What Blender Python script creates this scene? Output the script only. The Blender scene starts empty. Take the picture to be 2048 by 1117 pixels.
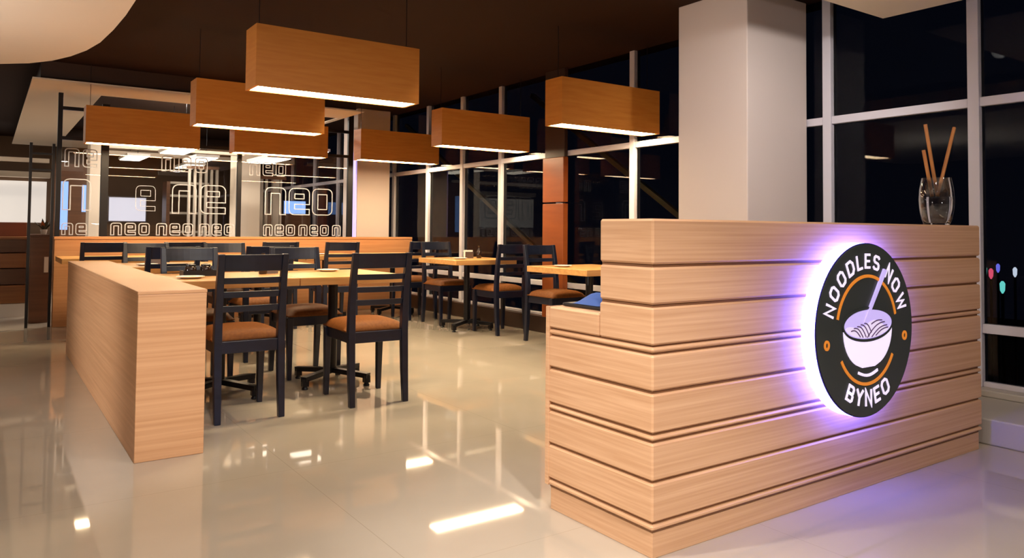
import bpy, bmesh, math, random
from mathutils import Vector, Matrix
random.seed(7)
S = bpy.context.scene
COL = S.collection
R = math.radians
PI = math.pi

# ------------------------------------------------------------------ camera, world, exposure
EYE = 1.06
YAW, PITCH, ROLL = R(34.804), R(1.976), R(0.489)
fw = Vector((math.sin(YAW) * math.cos(PITCH), math.cos(YAW) * math.cos(PITCH), math.sin(PITCH)))
rt = Vector((math.cos(YAW), -math.sin(YAW), 0))
up = rt.cross(fw)
rt2 = rt * math.cos(ROLL) + up * math.sin(ROLL)
up2 = -rt * math.sin(ROLL) + up * math.cos(ROLL)
cam_data = bpy.data.cameras.new('camera')
cam = bpy.data.objects.new('camera', cam_data)
COL.objects.link(cam)
cam.matrix_world = Matrix(((rt2.x, up2.x, -fw.x, 0), (rt2.y, up2.y, -fw.y, 0), (rt2.z, up2.z, -fw.z, EYE), (0, 0, 0, 1)))
cam_data.sensor_width = 36
cam_data.lens = 1510.7 / 2048 * 36
cam_data.shift_y = -150.4 / 2048
cam_data.clip_start = 0.02
cam_data.clip_end = 400
S.camera = cam

world = bpy.data.worlds.new('night')
S.world = world
world.use_nodes = True
world.node_tree.nodes['Background'].inputs[0].default_value = (0.10, 0.13, 0.30, 1)
world.node_tree.nodes['Background'].inputs[1].default_value = 0.012

S.view_settings.view_transform = 'Standard'
S.view_settings.look = 'None'
S.view_settings.exposure = 0.12
S.view_settings.gamma = 1.0
S.view_settings.use_curve_mapping = False
S.cycles.use_denoising = True
S.cycles.max_bounces = 10
S.cycles.diffuse_bounces = 5
S.cycles.glossy_bounces = 5
S.cycles.transmission_bounces = 8
S.cycles.caustics_reflective = False
S.cycles.caustics_refractive = False
S.cycles.sample_clamp_indirect = 6.0

def lamp(name, kind, loc, energy, color, **kw):
    d = bpy.data.lights.new(name, kind)
    d.energy = energy
    d.color = color
    tgt = kw.pop('aim', None)
    for k, v in kw.items():
        setattr(d, k, v)
    o = bpy.data.objects.new(name, d)
    o.location = loc
    if tgt:
        o.rotation_euler = (Vector(tgt) - Vector(loc)).to_track_quat('-Z', 'Y').to_euler()
    COL.objects.link(o)
    return o

# recessed ceiling downlights over the entrance, behind and above the camera
WARM = (1.0, 0.93, 0.87)
for (x, y, e) in ((0.1, 1.3, 15), (1.3, 0.7, 19), (2.7, 0.0, 12), (3.7, -0.8, 8), (-0.2, -0.8, 16), (-1.6, 0.2, 10), (1.2, -1.2, 14), (1.7, 2.3, 18)):
    lamp('recessed_downlight', 'AREA', (x, y, 2.385), e, WARM, shape='DISK', size=0.16)
# added spots without seen fittings brighten the wooden fronts and the pale column
for loc, aim, e, ang in (((0.5, 1.2, 2.38), (0.73, 3.76, 0.40), 330, 23), ((-3.9, 4.3, 1.25), (0.57, 5.4, 0.45), 520, 38), ((-0.7, 2.45, 2.38), (1.78, 2.05, 0.25), 430, 38),
                         ((0.9, -0.5, 2.38), (1.85, 1.76, 0.2), 370, 34), ((3.35, 1.75, 2.38), (4.5, 3.2, 1.7), 110, 75)):
    lamp('fill_spot', 'SPOT', loc, e, WARM, aim=aim, spot_size=R(ang), spot_blend=1.0, shadow_soft_size=0.06)
lamp('fill_spot', 'SPOT', (2.3, 3.0, 2.68), 44, WARM, aim=(4.12, 3.5, 1.7), spot_size=R(80), spot_blend=1.0, shadow_soft_size=0.06)  # added spot brightens the left face of the pale column
# added warm spots under the dining ceiling brighten the aisle floor
for (x, y, e) in ((2.85, 4.45, 300), (2.9, 6.3, 240), (2.9, 8.0, 80)):
    lamp('aisle_fill', 'SPOT', (x, y, 2.69), e, (1.0, 0.82, 0.55), aim=(x, y, 0), spot_size=R(84), spot_blend=0.7, shadow_soft_size=0.06)
# made-up area lights out of sight brighten the cream drop ceiling from below
for (x, y, e) in ((-1.5, 5.2, 40), (-1.3, 1.8, 26), (2.2, -1.3, 30)):
    lamp('soffit_fill', 'AREA', (x, y, 1.1), e, WARM, aim=(x + 0.15, y + 0.1, 2.4), shape='DISK', size=0.4)
# added area lights brighten the back room and the ceiling ring
for (x, y, e) in ((-1.0, 11.8, 45), (2.2, 12.2, 50), (3.0, 10.4, 30), (-1.5, 13.5, 45), (2.0, 15.2, 40), (1.9, 10.6, 35)):
    lamp('back_room_fill', 'AREA', (x, y, 2.68), e, (1.0, 0.88, 0.74), shape='DISK', size=0.25)

# ------------------------------------------------------------------ materials
def lin(r, g, b):
    def f(c):
        c /= 255.0
        return c / 12.92 if c <= 0.04045 else ((c + 0.055) / 1.055) ** 2.4
    return (f(r), f(g), f(b), 1)

def mat(name, col, rough=0.5, metal=0.0, spec=0.5, emit=None, strength=0.0, coat=0.0):
    m = bpy.data.materials.new(name)
    m.use_nodes = True
    b = m.node_tree.nodes['Principled BSDF']
    b.inputs['Base Color'].default_value = col
    b.inputs['Roughness'].default_value = rough
    b.inputs['Metallic'].default_value = metal
    b.inputs['Specular IOR Level'].default_value = spec
    b.inputs['Coat Weight'].default_value = coat
    if emit:
        b.inputs['Emission Color'].default_value = emit
        b.inputs['Emission Strength'].default_value = strength
    return m

def noisy(name, c1, c2, scale=(1, 1, 1), nscale=1.0, detail=6, rough=0.5, spec=0.5, lo=0.3, hi=0.7, bump=0.0, coat=0.0, coat_rough=0.05):
    m = mat(name, c1, rough, spec=spec, coat=coat)
    nt = m.node_tree
    b = nt.nodes['Principled BSDF']
    b.inputs['Coat Roughness'].default_value = coat_rough
    g = nt.nodes.new('ShaderNodeNewGeometry')
    mp = nt.nodes.new('ShaderNodeMapping')
    mp.inputs['Scale'].default_value = scale
    n = nt.nodes.new('ShaderNodeTexNoise')
    n.inputs['Scale'].default_value = nscale
    n.inputs['Detail'].default_value = detail
    r = nt.nodes.new('ShaderNodeValToRGB')
    r.color_ramp.elements[0].position = lo
    r.color_ramp.elements[0].color = c1
    r.color_ramp.elements[1].position = hi
    r.color_ramp.elements[1].color = c2
    nt.links.new(g.outputs['Position'], mp.inputs['Vector'])
    nt.links.new(mp.outputs['Vector'], n.inputs['Vector'])
    nt.links.new(n.outputs['Fac'], r.inputs['Fac'])
    nt.links.new(r.outputs['Color'], b.inputs['Base Color'])
    if bump:
        bp = nt.nodes.new('ShaderNodeBump')
        bp.inputs['Strength'].default_value = bump
        bp.inputs['Distance'].default_value = 0.002
        nt.links.new(n.outputs['Fac'], bp.inputs['Height'])
        nt.links.new(bp.outputs['Normal'], b.inputs['Normal'])
    return m

M = {}
M['oak'] = noisy('oak_laminate', lin(186, 143, 106), lin(205, 164, 128), (1.3, 3.0, 110), 1.0, rough=0.38, spec=0.4)
M['oak_side'] = noisy('oak_panel', lin(188, 141, 101), lin(207, 162, 122), (1.0, 1.0, 75), 1.0, rough=0.4, spec=0.4)
M['oak_core'] = mat('oak_core', lin(120, 80, 48), 0.6)
M['table_wood'] = noisy('table_wood', lin(196, 142, 84), lin(216, 166, 104), (3.0, 30, 40), 1.0, rough=0.28, spec=0.5)
M['shade_wood'] = noisy('shade_veneer', lin(199, 124, 50), lin(210, 139, 60), (4.0, 4.0, 40), 1.0, rough=0.5, spec=0.3)
M['partition_back'] = noisy('back_partition_wood', lin(172, 120, 80), lin(190, 138, 96), (1.3, 3, 40), 1.0, rough=0.4, spec=0.4)
M['black_wood'] = noisy('black_lacquered_wood', lin(12, 18, 36), lin(20, 28, 50), (8, 8, 20), 1.0, rough=0.32, spec=0.5)
M['cushion'] = noisy('brown_cushion', lin(100, 55, 15), lin(120, 70, 22), (60, 60, 60), 1.0, rough=0.7, spec=0.25, bump=0.2)
M['black_metal'] = mat('black_metal', lin(26, 25, 30), 0.35, 0.3)
M['grey_metal'] = mat('grey_metal', lin(120, 116, 120), 0.3, 0.8)
M['frame_paint'] = mat('window_frame_paint', lin(208, 204, 214), 0.45)
M['ceiling_dark'] = noisy('dark_brown_ceiling', lin(38, 17, 4), lin(41, 19, 5), (0.6, 0.6, 0.6), 1.0, rough=0.8, spec=0.2)
M['soffit'] = noisy('cream_soffit', lin(226, 212, 194), lin(232, 218, 200), (0.5, 0.5, 0.5), 1.0, rough=0.8, spec=0.2)
M['column'] = noisy('grey_white_column', lin(212, 198, 192), lin(218, 204, 198), (0.4, 0.4, 0.8), 1.0, rough=0.7, spec=0.25)
M['plinth'] = mat('grey_plinth', lin(178, 172, 164), 0.5)
M['orange_panel'] = noisy('orange_brown_panel', lin(132, 66, 28), lin(146, 76, 34), (2, 2, 14), 1.0, rough=0.35, spec=0.4)
M['wall_beige'] = noisy('brown_wall', lin(96, 80, 66), lin(106, 88, 72), (0.6, 0.6, 0.6), 1.0, rough=0.8)
M['wall_grey'] = noisy('brown_back_wall', lin(98, 76, 58), lin(112, 88, 68), (0.8, 0.8, 0.8), 1.0, rough=0.8)
M['white'] = mat('white_matte', lin(236, 232, 226), 0.6)
M['sign_black'] = mat('sign_black', lin(52, 58, 57), 0.45)
M['sign_rim'] = mat('sign_rim_lit', lin(250, 248, 255), 0.4, emit=(0.10, 0.10, 1.0, 1), strength=32.0)
M['sign_white'] = mat('sign_letter_lit', lin(235, 228, 255), 0.4, emit=(0.82, 0.74, 1.0, 1), strength=0.62)
M['sign_lavender'] = mat('sign_lavender_lit', lin(190, 175, 240), 0.4, emit=(0.55, 0.47, 0.95, 1), strength=0.55)
M['sign_noodle'] = mat('sign_noodle_lit', lin(215, 205, 235), 0.4, emit=(0.72, 0.62, 0.88, 1), strength=0.6)
M['sign_orange'] = mat('sign_orange', lin(226, 132, 44), 0.4, emit=(0.8, 0.28, 0.03, 1), strength=0.35)
M['sign_navy'] = mat('sign_navy_edge', lin(44, 40, 120), 0.4)
M['diffuser'] = mat('lamp_diffuser_lit', lin(255, 245, 230), 0.5, emit=(1.0, 0.76, 0.46, 1), strength=58.0)
M['tube'] = mat('reflection_bar_lit', lin(255, 250, 240), 0.5, emit=(1.0, 0.88, 0.70, 1), strength=4.0)  # glow of the bars that stand in for reflections
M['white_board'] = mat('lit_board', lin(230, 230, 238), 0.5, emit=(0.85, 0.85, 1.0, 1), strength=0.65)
M['glow_wall'] = mat('white_wall_added_glow', lin(240, 236, 230), 0.6, emit=(1.0, 0.93, 0.86, 1), strength=0.5)  # light on the white wall put in as emission; no lamp
M['blue_screen'] = mat('blue_screen_lit', lin(120, 150, 220), 0.4, emit=(0.25, 0.45, 1.0, 1), strength=1.0)
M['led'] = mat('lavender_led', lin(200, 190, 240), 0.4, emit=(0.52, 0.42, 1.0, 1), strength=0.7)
M['etch'] = mat('frosted_etching', lin(172, 178, 194), 0.7)
M['bamboo'] = noisy('bamboo', lin(176, 112, 56), lin(200, 136, 74), (40, 40, 6), 1.0, rough=0.5)
M['brown_wood'] = noisy('brown_counter_wood', lin(140, 88, 46), lin(166, 108, 60), (1.3, 3, 30), 1.0, rough=0.35)
M['brown_dark'] = noisy('dark_brown_wood', lin(96, 62, 40), lin(112, 74, 48), (1.3, 3, 30), 1.0, rough=0.4)
M['wall_slat'] = mat('pale_slat', lin(176, 166, 154), 0.6)
M['brown_deep'] = mat('deep_brown', lin(54, 34, 24), 0.5)
M['blue_cloth'] = mat('blue_cloth', lin(52, 84, 150), 0.7)
M['leaf'] = noisy('dark_leaf', lin(44, 48, 30), lin(70, 66, 40), (30, 30, 30), 1.0, rough=0.6)
M['leaf_orange'] = mat('orange_leaf', lin(180, 92, 36), 0.6)
M['ceramic'] = mat('white_ceramic', lin(240, 238, 232), 0.2)
M['sauce'] = mat('dark_sauce_bottle', lin(40, 24, 16), 0.15)
M['steel_dull'] = mat('dull_steel', lin(120, 96, 70), 0.5, 0.2)
M['asphalt'] = mat('dark_ground', lin(30, 30, 34), 0.9)
M['grain'] = mat('dark_strand', lin(110, 90, 130), 0.5)

def glass(name, tint=(1, 1, 1, 1), rough=0.0, ior=1.45):
    m = mat(name, tint, rough)
    b = m.node_tree.nodes['Principled BSDF']
    b.inputs['Transmission Weight'].default_value = 1.0
    b.inputs['IOR'].default_value = ior
    return m
M['glass'] = glass('clear_glass')
M['window_glass'] = glass('tinted_window_glass', (0.72, 0.78, 0.8, 1), 0.0, 1.2)
M['water'] = glass('water', (0.95, 0.97, 1, 1), 0, 1.33)

# polished porcelain floor with fine tile joints
def floor_mat():
    m = mat('polished_porcelain', lin(190, 178, 162), 0.035, spec=0.5)
    nt = m.node_tree
    b = nt.nodes['Principled BSDF']
    g = nt.nodes.new('ShaderNodeNewGeometry')
    sep = nt.nodes.new('ShaderNodeSeparateXYZ')
    nt.links.new(g.outputs['Position'], sep.inputs[0])
    def mth(op, a, bb=None):
        n = nt.nodes.new('ShaderNodeMath')
        n.operation = op
        for i, v in enumerate((a, bb)):
            if v is None:
                continue
            if isinstance(v, (int, float)):
                n.inputs[i].default_value = v
            else:
                nt.links.new(v, n.inputs[i])
        return n.outputs[0]
    def joint(out, off):
        d = mth('DIVIDE', mth('SUBTRACT', out, off), 1.2)
        fr = mth('FRACT', d)
        return mth('LESS_THAN', mth('ABSOLUTE', mth('SUBTRACT', fr, 0.5)), 0.0012)
    j = mth('MAXIMUM', joint(sep.outputs[0], 1.133 - 0.6), joint(sep.outputs[1], 0.3))
    n = nt.nodes.new('ShaderNodeTexNoise')
    n.inputs['Scale'].default_value = 1.6
    n.inputs['Detail'].default_value = 8
    nt.links.new(g.outputs['Position'], n.inputs['Vector'])
    r = nt.nodes.new('ShaderNodeValToRGB')
    r.color_ramp.elements[0].position = 0.3
    r.color_ramp.elements[0].color = lin(160, 149, 134)
    r.color_ramp.elements[1].position = 0.7
    r.color_ramp.elements[1].color = lin(170, 159, 144)
    nt.links.new(n.outputs['Fac'], r.inputs['Fac'])
    mix = nt.nodes.new('ShaderNodeMix')
    mix.data_type = 'RGBA'
    nt.links.new(j, mix.inputs['Factor'])
    nt.links.new(r.outputs['Color'], mix.inputs['A'])
    mix.inputs['B'].default_value = lin(150, 139, 123)
    nt.links.new(mix.outputs['Result'], b.inputs['Base Color'])
    return m
M['floor'] = floor_mat()

# ------------------------------------------------------------------ mesh helpers
def wloc(o):
    v = Vector((0, 0, 0))
    while o is not None:
        v = v + Vector(o.location)
        o = o.parent
    return v

class MB:
    """collects shapes in world (or thing-local) coordinates and links them as ONE mesh object"""
    def __init__(self):
        self.v = []
        self.f = []
    def add(self, vs, fs):
        n = len(self.v)
        self.v += [tuple(p) for p in vs]
        self.f += [tuple(i + n for i in q) for q in fs]
        return self
    def box(self, a, b):
        x0, y0, z0 = a
        x1, y1, z1 = b
        return self.add([(x0, y0, z0), (x1, y0, z0), (x1, y1, z0), (x0, y1, z0), (x0, y0, z1), (x1, y0, z1), (x1, y1, z1), (x0, y1, z1)],
                        [(0, 3, 2, 1), (4, 5, 6, 7), (0, 1, 5, 4), (1, 2, 6, 5), (2, 3, 7, 6), (3, 0, 4, 7)])
    def hexa(self, bot, top):
        return self.add(list(bot) + list(top), [(0, 3, 2, 1), (4, 5, 6, 7), (0, 1, 5, 4), (1, 2, 6, 5), (2, 3, 7, 6), (3, 0, 4, 7)])
    def bar(self, p, q, w, h=None):
        """rectangular bar from p to q"""
        h = h or w
        p = Vector(p); q = Vector(q)
        d = (q - p).normalized()
        ref = Vector((0, 0, 1)) if abs(d.z) < 0.9 else Vector((1, 0, 0))
        s = d.cross(ref).normalized() * (w / 2)
        t = s.cross(d).normalized() * (h / 2)
        return self.hexa([p - s - t, p + s - t, p + s + t, p - s + t], [q - s - t, q + s - t, q + s + t, q - s + t])
    def lathe(self, cx, cy, prof, n=24):
        """prof: list of (r, z); ends closed when r == 0 or by caps"""
        rings = []
        vs = []
        for r, z in prof:
            for k in range(n):
                a = 2 * PI * k / n
                vs.append((cx + r * math.cos(a), cy + r * math.sin(a), z))
        fs = []
        for i in range(len(prof) - 1):
            for k in range(n):
                k2 = (k + 1) % n
                fs.append((i * n + k, i * n + k2, (i + 1) * n + k2, (i + 1) * n + k))
        fs.append(tuple(range(n - 1, -1, -1)))
        fs.append(tuple((len(prof) - 1) * n + k for k in range(n)))
        return self.add(vs, fs)
    def tube(self, pts, r, n=10):
        pts = [Vector(p) for p in pts]
        vs, fs = [], []
        prev = None
        for i, p in enumerate(pts):
            d = (pts[min(i + 1, len(pts) - 1)] - pts[max(i - 1, 0)]).normalized()
            ref = Vector((0, 0, 1)) if abs(d.z) < 0.9 else Vector((1, 0, 0))
            s = d.cross(ref).normalized()
            t = s.cross(d).normalized()
            for k in range(n):
                a = 2 * PI * k / n
                vs.append(p + s * (r * math.cos(a)) + t * (r * math.sin(a)))
        for i in range(len(pts) - 1):
            for k in range(n):
                k2 = (k + 1) % n
                fs.append((i * n + k, i * n + k2, (i + 1) * n + k2, (i + 1) * n + k))
        fs.append(tuple(range(n - 1, -1, -1)))
        fs.append(tuple((len(pts) - 1) * n + k for k in range(n)))
        return self.add(vs, fs)
    def prism(self, outline, z0, z1):
        n = len(outline)
        vs = [(x, y, z0) for x, y in outline] + [(x, y, z1) for x, y in outline]
        fs = [tuple(range(n - 1, -1, -1)), tuple(range(n, 2 * n))]
        for k in range(n):
            k2 = (k + 1) % n
            fs.append((k, k2, n + k2, n + k))
        return self.add(vs, fs)
    def plate(self, outline, y0, y1):
        """outline in x,z; extruded along y"""
        n = len(outline)
        vs = [(x, y0, z) for x, z in outline] + [(x, y1, z) for x, z in outline]
        fs = [tuple(range(n)), tuple(range(2 * n - 1, n - 1, -1))]
        for k in range(n):
            k2 = (k + 1) % n
            fs.append((k2, k, n + k, n + k2))
        return self.add(vs, fs)
    def ribbon(self, pts, w, y0, y1, closed=False):
        """flat stroke of width w along x,z points, extruded y0..y1, mitred joins"""
        P = [Vector((p[0], p[1])) for p in pts]
        n = len(P)
        L, Rr = [], []
        for i in range(n):
            if closed:
                a, b = P[i - 1], P[(i + 1) % n]
            else:
                a, b = P[max(i - 1, 0)], P[min(i + 1, n - 1)]
            d1 = (P[i] - a)
            d2 = (b - P[i])
            if d1.length < 1e-9: d1 = d2
            if d2.length < 1e-9: d2 = d1
            d1 = d1.normalized(); d2 = d2.normalized()
            n1 = Vector((-d1.y, d1.x)); n2 = Vector((-d2.y, d2.x))
            m = (n1 + n2)
            if m.length < 1e-6: m = n1.copy()
            m.normalize()
            k = (w / 2) / max(0.45, m.dot(n1))
            L.append(P[i] + m * k)
            Rr.append(P[i] - m * k)
        vs = []
        for i in range(n):
            for q, y in ((L[i], y0), (Rr[i], y0), (L[i], y1), (Rr[i], y1)):
                vs.append((q.x, y, q.y))
        fs = []
        for i in range(n if closed else n - 1):
            a = 4 * i
            b = 4 * ((i + 1) % n)
            fs += [(a, a + 1, b + 1, b), (a + 2, b + 2, b + 3, a + 3), (a, b, b + 2, a + 2), (a + 1, a + 3, b + 3, b + 1)]
        if not closed:
            e = 4 * (n - 1)
            fs += [(0, 2, 3, 1), (e, e + 1, e + 3, e + 2)]
        return self.add(vs, fs)
    def build(self, name, m, parent=None, bevel=0.0, segs=2, smooth=False, world=True):
        me = bpy.data.meshes.new(name)
        off = wloc(parent) if (parent is not None and world) else Vector((0, 0, 0))
        loc = Vector((0, 0, 0))
        if parent is None and world and self.v:
            xs = [p[0] for p in self.v]; ys = [p[1] for p in self.v]; zs = [p[2] for p in self.v]
            loc = Vector(((min(xs) + max(xs)) / 2, (min(ys) + max(ys)) / 2, min(zs)))
            off = loc
        me.from_pydata([tuple(Vector(p) - off) for p in self.v], [], self.f)
        bm = bmesh.new()
        bm.from_mesh(me)
        bmesh.ops.recalc_face_normals(bm, faces=bm.faces)
        bm.to_mesh(me)
        bm.free()
        me.materials.append(m)
        o = bpy.data.objects.new(name, me)
        o.location = loc
        COL.objects.link(o)
        if parent is not None:
            o.parent = parent
        if bevel:
            md = o.modifiers.new('bevel', 'BEVEL')
            md.width = bevel
            md.segments = segs
            md.limit_method = 'ANGLE'
            md.angle_limit = R(40)
        if smooth:
            for p in me.polygons:
                p.use_smooth = True
            md = o.modifiers.new('smooth', 'EDGE_SPLIT')
            md.split_angle = R(42)
        return o

def tag(o, label, cat, group=None, kind=None):
    o['label'] = label
    o['category'] = cat
    if group:
        o['group'] = group
    if kind:
        o['kind'] = kind
    return o

def thing(name, loc, label, cat, group=None, rz=0.0):
    o = bpy.data.objects.new(name, None)
    o.empty_display_size = 0.1
    o.location = loc
    o.rotation_euler = (0, 0, rz)
    COL.objects.link(o)
    return tag(o, label, cat, group)

def struct(o, label=None):
    o['kind'] = 'structure'
    if label:
        o['label'] = label
    return o

def dup(root, loc, rz, label, group=None):
    r = root.copy()
    COL.objects.link(r)
    r.location = loc
    r.rotation_euler = (0, 0, rz)
    r['label'] = label
    if group:
        r['group'] = group
    for ch in list(root.children):
        c = ch.copy()
        COL.objects.link(c)
        c.parent = r
        for g in list(ch.children):
            d = g.copy()
            COL.objects.link(d)
            d.parent = c
    return r

def rounded(x0, z0, x1, z1, r, n=4):
    pts = []
    for cx, cz, a0 in ((x1 - r, z1 - r, 0), (x0 + r, z1 - r, 90), (x0 + r, z0 + r, 180), (x1 - r, z0 + r, 270)):
        for k in range(n + 1):
            a = R(a0 + 90 * k / n)
            pts.append((cx + r * math.cos(a), cz + r * math.sin(a)))
    return pts

# ------------------------------------------------------------------ room shell
WX = 4.81          # window wall plane
CZ = 2.70          # dark ceiling
struct(MB().box((-5.0, -2.6, -0.12), (5.4, 17.2, 0.0)).build('floor', M['floor']), 'polished beige porcelain floor')
struct(MB().box((-5.0, -2.6, CZ), (5.0, 17.2, CZ + 0.15)).build('ceiling', M['ceiling_dark']), 'dark brown ceiling')
# L-shaped cream drop ceiling over the entrance with a big rounded corner
soff = [(-5.0, -2.6), (4.56, -2.6), (4.56, 2.52)]
for k in range(7):     # inner corner
    a = R(270 - 90 * k / 6)
    soff.append((0.69 + 0.35 + 0.35 * math.cos(a), 2.52 + 0.35 + 0.35 * math.sin(a)))
for p in ((0.69, 5.3), (0.675, 5.75), (0.645, 6.2), (0.59, 6.55), (0.51, 6.85), (0.40, 7.13), (0.25, 7.36), (0.05, 7.54), (-0.2, 7.64), (-5.0, 7.70)):
    soff.append(p)
struct(MB().prism(soff, 2.40, 2.70).build('ceiling_drop_panel', M['soffit']), 'cream drop ceiling with rounded corner over the entrance')
struct(MB().box((-5.1, -2.6, 0), (-5.0, 17.2, 2.7)).build('wall_left', M['wall_beige']))
struct(MB().box((-5.0, -2.7, 0), (4.95, -2.6, 2.7)).build('wall_front', M['wall_beige']))
struct(MB().box((-5.0, 16.6, 0), (4.95, 16.75, 2.7)).build('wall_back', M['wall_grey']))

# window wall: one bay per window, each with its own mullion, transoms and pane
MUL = [-2.5, -1.6, -0.69, 0.22, 1.15, 2.10, 3.05, 4.02, 4.985, 6.06, 7.13, 7.98, 8.86, 9.88, 10.9, 12.0, 13.1, 14.3, 15.5, 16.55]
for i in range(len(MUL) - 1):
    y0, y1 = MUL[i], MUL[i + 1]
    f = MB()
    f.box((WX - 0.03, y0 - 0.032, 0.17), (WX + 0.05, y0 + 0.032, CZ))
    for zc in (1.84, 0.508):
        f.box((WX - 0.022, y0 + 0.032, zc - 0.027), (WX + 0.045, y1 - 0.032, zc + 0.027))
    f.box((WX - 0.022, y0 + 0.032, 0.17), (WX + 0.045, y1 - 0.032, 0.20))
    w = struct(f.build('window_%d' % (i + 1), M['frame_paint'], bevel=0.004))
    MB().box((WX + 0.008, y0 + 0.02, 0.19), (WX + 0.016, y1 - 0.02, CZ)).build('pane', M['window_glass'], w)
# low kerb below the windows
struct(MB().box((4.16, -2.6, 0), (4.86, 3.2, 0.13)).box((4.70, -2.6, 0.13), (4.86, 3.2, 0.17)).build('trim_1', M['plinth'], bevel=0.008), 'pale grey kerb under the windows by the counter')
struct(MB().box((4.74, 3.81, 0), (4.86, 16.6, 0.17)).build('trim_2', M['brown_deep'], bevel=0.006), 'low kerb under the dining windows')
struct(MB().box((4.116, 3.2, 0), (4.775, 3.807, CZ)).build('column', M['column'], bevel=0.006), 'tall square pale column behind the service counter')
struct(MB().box((4.116, 9.61, 0), (4.60, 10.1, CZ)).build('column', M['column'], bevel=0.006), 'pale column beyond the back partition')
o = MB().box((4.715, 5.89, 0.17), (4.778, 6.23, 1.33)).box((4.715, 5.89, 1.345), (4.778, 6.23, 1.80)).build('column', M['orange_panel'], bevel=0.005)
struct(o, 'orange brown clad post against the dining windows')
struct(MB().box((4.735, 5.90, 1.80), (4.778, 6.22, CZ)).build('column', M['brown_deep'], bevel=0.004), 'dark brown upper part of the post against the dining windows')
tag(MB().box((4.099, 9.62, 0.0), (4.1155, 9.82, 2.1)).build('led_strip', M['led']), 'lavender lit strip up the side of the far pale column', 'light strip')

# ------------------------------------------------------------------ service counter with round sign
cnt = thing('service_counter', (2.9, 2.0, 0), 'oak plank service counter with a low step at its left and a round sign', 'counter')
CX0, CX1, CY0, CYT, CYL = 1.78, 4.055, 1.757, 2.017, 2.318
g = 0.012
MB().box((CX0 + g, CY0 + g, 0.084), (CX1 - g, CYT - 0.002, 1.085)).box((CX0 + g, CYT - 0.002, 0.084), (CX1 - g, CYL - g, 0.74)).build('core', M['oak_core'], cnt)
tiers = [(0.951, 1.101, 0), (0.820, 0.941, 0)]
low = [(0.688, 0.810), (0.664, 0.681), (0.540, 0.656), (0.405, 0.530), (0.380, 0.396), (0.252, 0.371), (0.120, 0.243), (0.093, 0.111)]
for z0, z1, _ in tiers:
    MB().box((CX0, CY0, z0), (CX1, CYT, z1)).build('plank', M['oak'], cnt, bevel=0.007, segs=1)
for i, (z0, z1) in enumerate(low):
    if i == 0:
        b = MB().box((CX0, CY0, z0), (CX1, CYT, z1))
        b.box((CX0, CYT, z0), (CX1, CYL, 0.768))
    else:
        b = MB().box((CX0, CY0, z0), (CX1, CYL, z1))
    b.build('plank', M['oak'], cnt, bevel=0.006, segs=1)
MB().box((CX0 + 0.014, CY0 + 0.012, 0.0), (CX1 - 0.01, CYL - 0.012, 0.082)).build('plinth', M['oak'], cnt, bevel=0.002)
MB().box((CX0 - 0.003, CYL - 0.018, 0.093), (CX1, CYL + 0.004, 0.768)).build('end_panel', M['oak'], cnt, bevel=0.002)

SX, SZ, SR, SY = 2.925, 0.670, 0.349, 1.695
sign = thing('round_sign', (SX, 1.755, SZ), 'round black restaurant sign with glowing white rim, lettering and noodle bowl on the counter front', 'sign')
def circle(r, n=96, cx=SX, cz=SZ):
    return [(cx + r * math.cos(2 * PI * k / n), cz + r * math.sin(2 * PI * k / n)) for k in range(n)]
MB().plate(circle(SR), SY + 0.004, 1.755).build('rim', M['sign_rim'], sign)['label'] = 'glowing lavender white rim'
MB().plate(circle(SR), SY + 0.001, SY + 0.004).build('edge_line', M['sign_navy'], sign)
MB().plate(circle(SR - 0.004), SY - 0.003, SY + 0.001).build('face', M['sign_black'], sign)['label'] = 'black sign face'
FY0, FY1 = SY - 0.006, SY - 0.003

# squared stroke letters, in a cell 0..w wide and 0..1 high
c_ = 0.16
GL = {
    'N': (0.78, [[(0.08, 0), (0.08, 1), (0.70, 0), (0.70, 1)]], False),
    'O': (0.84, [[(0.08 + c_, 0.06), (0.76 - c_, 0.06), (0.76, 0.06 + c_), (0.76, 0.94 - c_), (0.76 - c_, 0.94), (0.08 + c_, 0.94), (0.08, 0.94 - c_), (0.08, 0.06 + c_)]], True),
    'D': (0.84, [[(0.08, 0.06), (0.72 - c_, 0.06), (0.76, 0.06 + c_ * 1.4), (0.76, 0.94 - c_ * 1.4), (0.72 - c_, 0.94), (0.08, 0.94)]], True),
    'L': (0.66, [[(0.08, 1), (0.08, 0.07), (0.64, 0.07)]], False),
    'E': (0.70, [[(0.66, 0.93), (0.08, 0.93), (0.08, 0.07), (0.66, 0.07)], [(0.08, 0.5), (0.60, 0.5)]], False),
    'S': (0.76, [[(0.70, 0.80), (0.58, 0.93), (0.20, 0.93), (0.08, 0.82), (0.08, 0.62), (0.20, 0.52), (0.58, 0.48), (0.70, 0.38), (0.70, 0.18), (0.58, 0.07), (0.20, 0.07), (0.06, 0.20)]], False),
    'W': (1.06, [[(0.04, 1), (0.27, 0.03), (0.53, 0.80), (0.79, 0.03), (1.02, 1)]], False),
    'B': (0.78, [[(0.08, 0.06), (0.58, 0.06), (0.70, 0.17), (0.70, 0.39), (0.58, 0.50), (0.08, 0.50)], [(0.08, 0.50), (0.55, 0.50), (0.66, 0.60), (0.66, 0.84), (0.55, 0.94), (0.08, 0.94)]], True),
    'Y': (0.78, [[(0.04, 1), (0.39, 0.5), (0.74, 1)], [(0.39, 0.5), (0.39, 0)]], False),
    ' ': (0.42, [], False),
}
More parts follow.
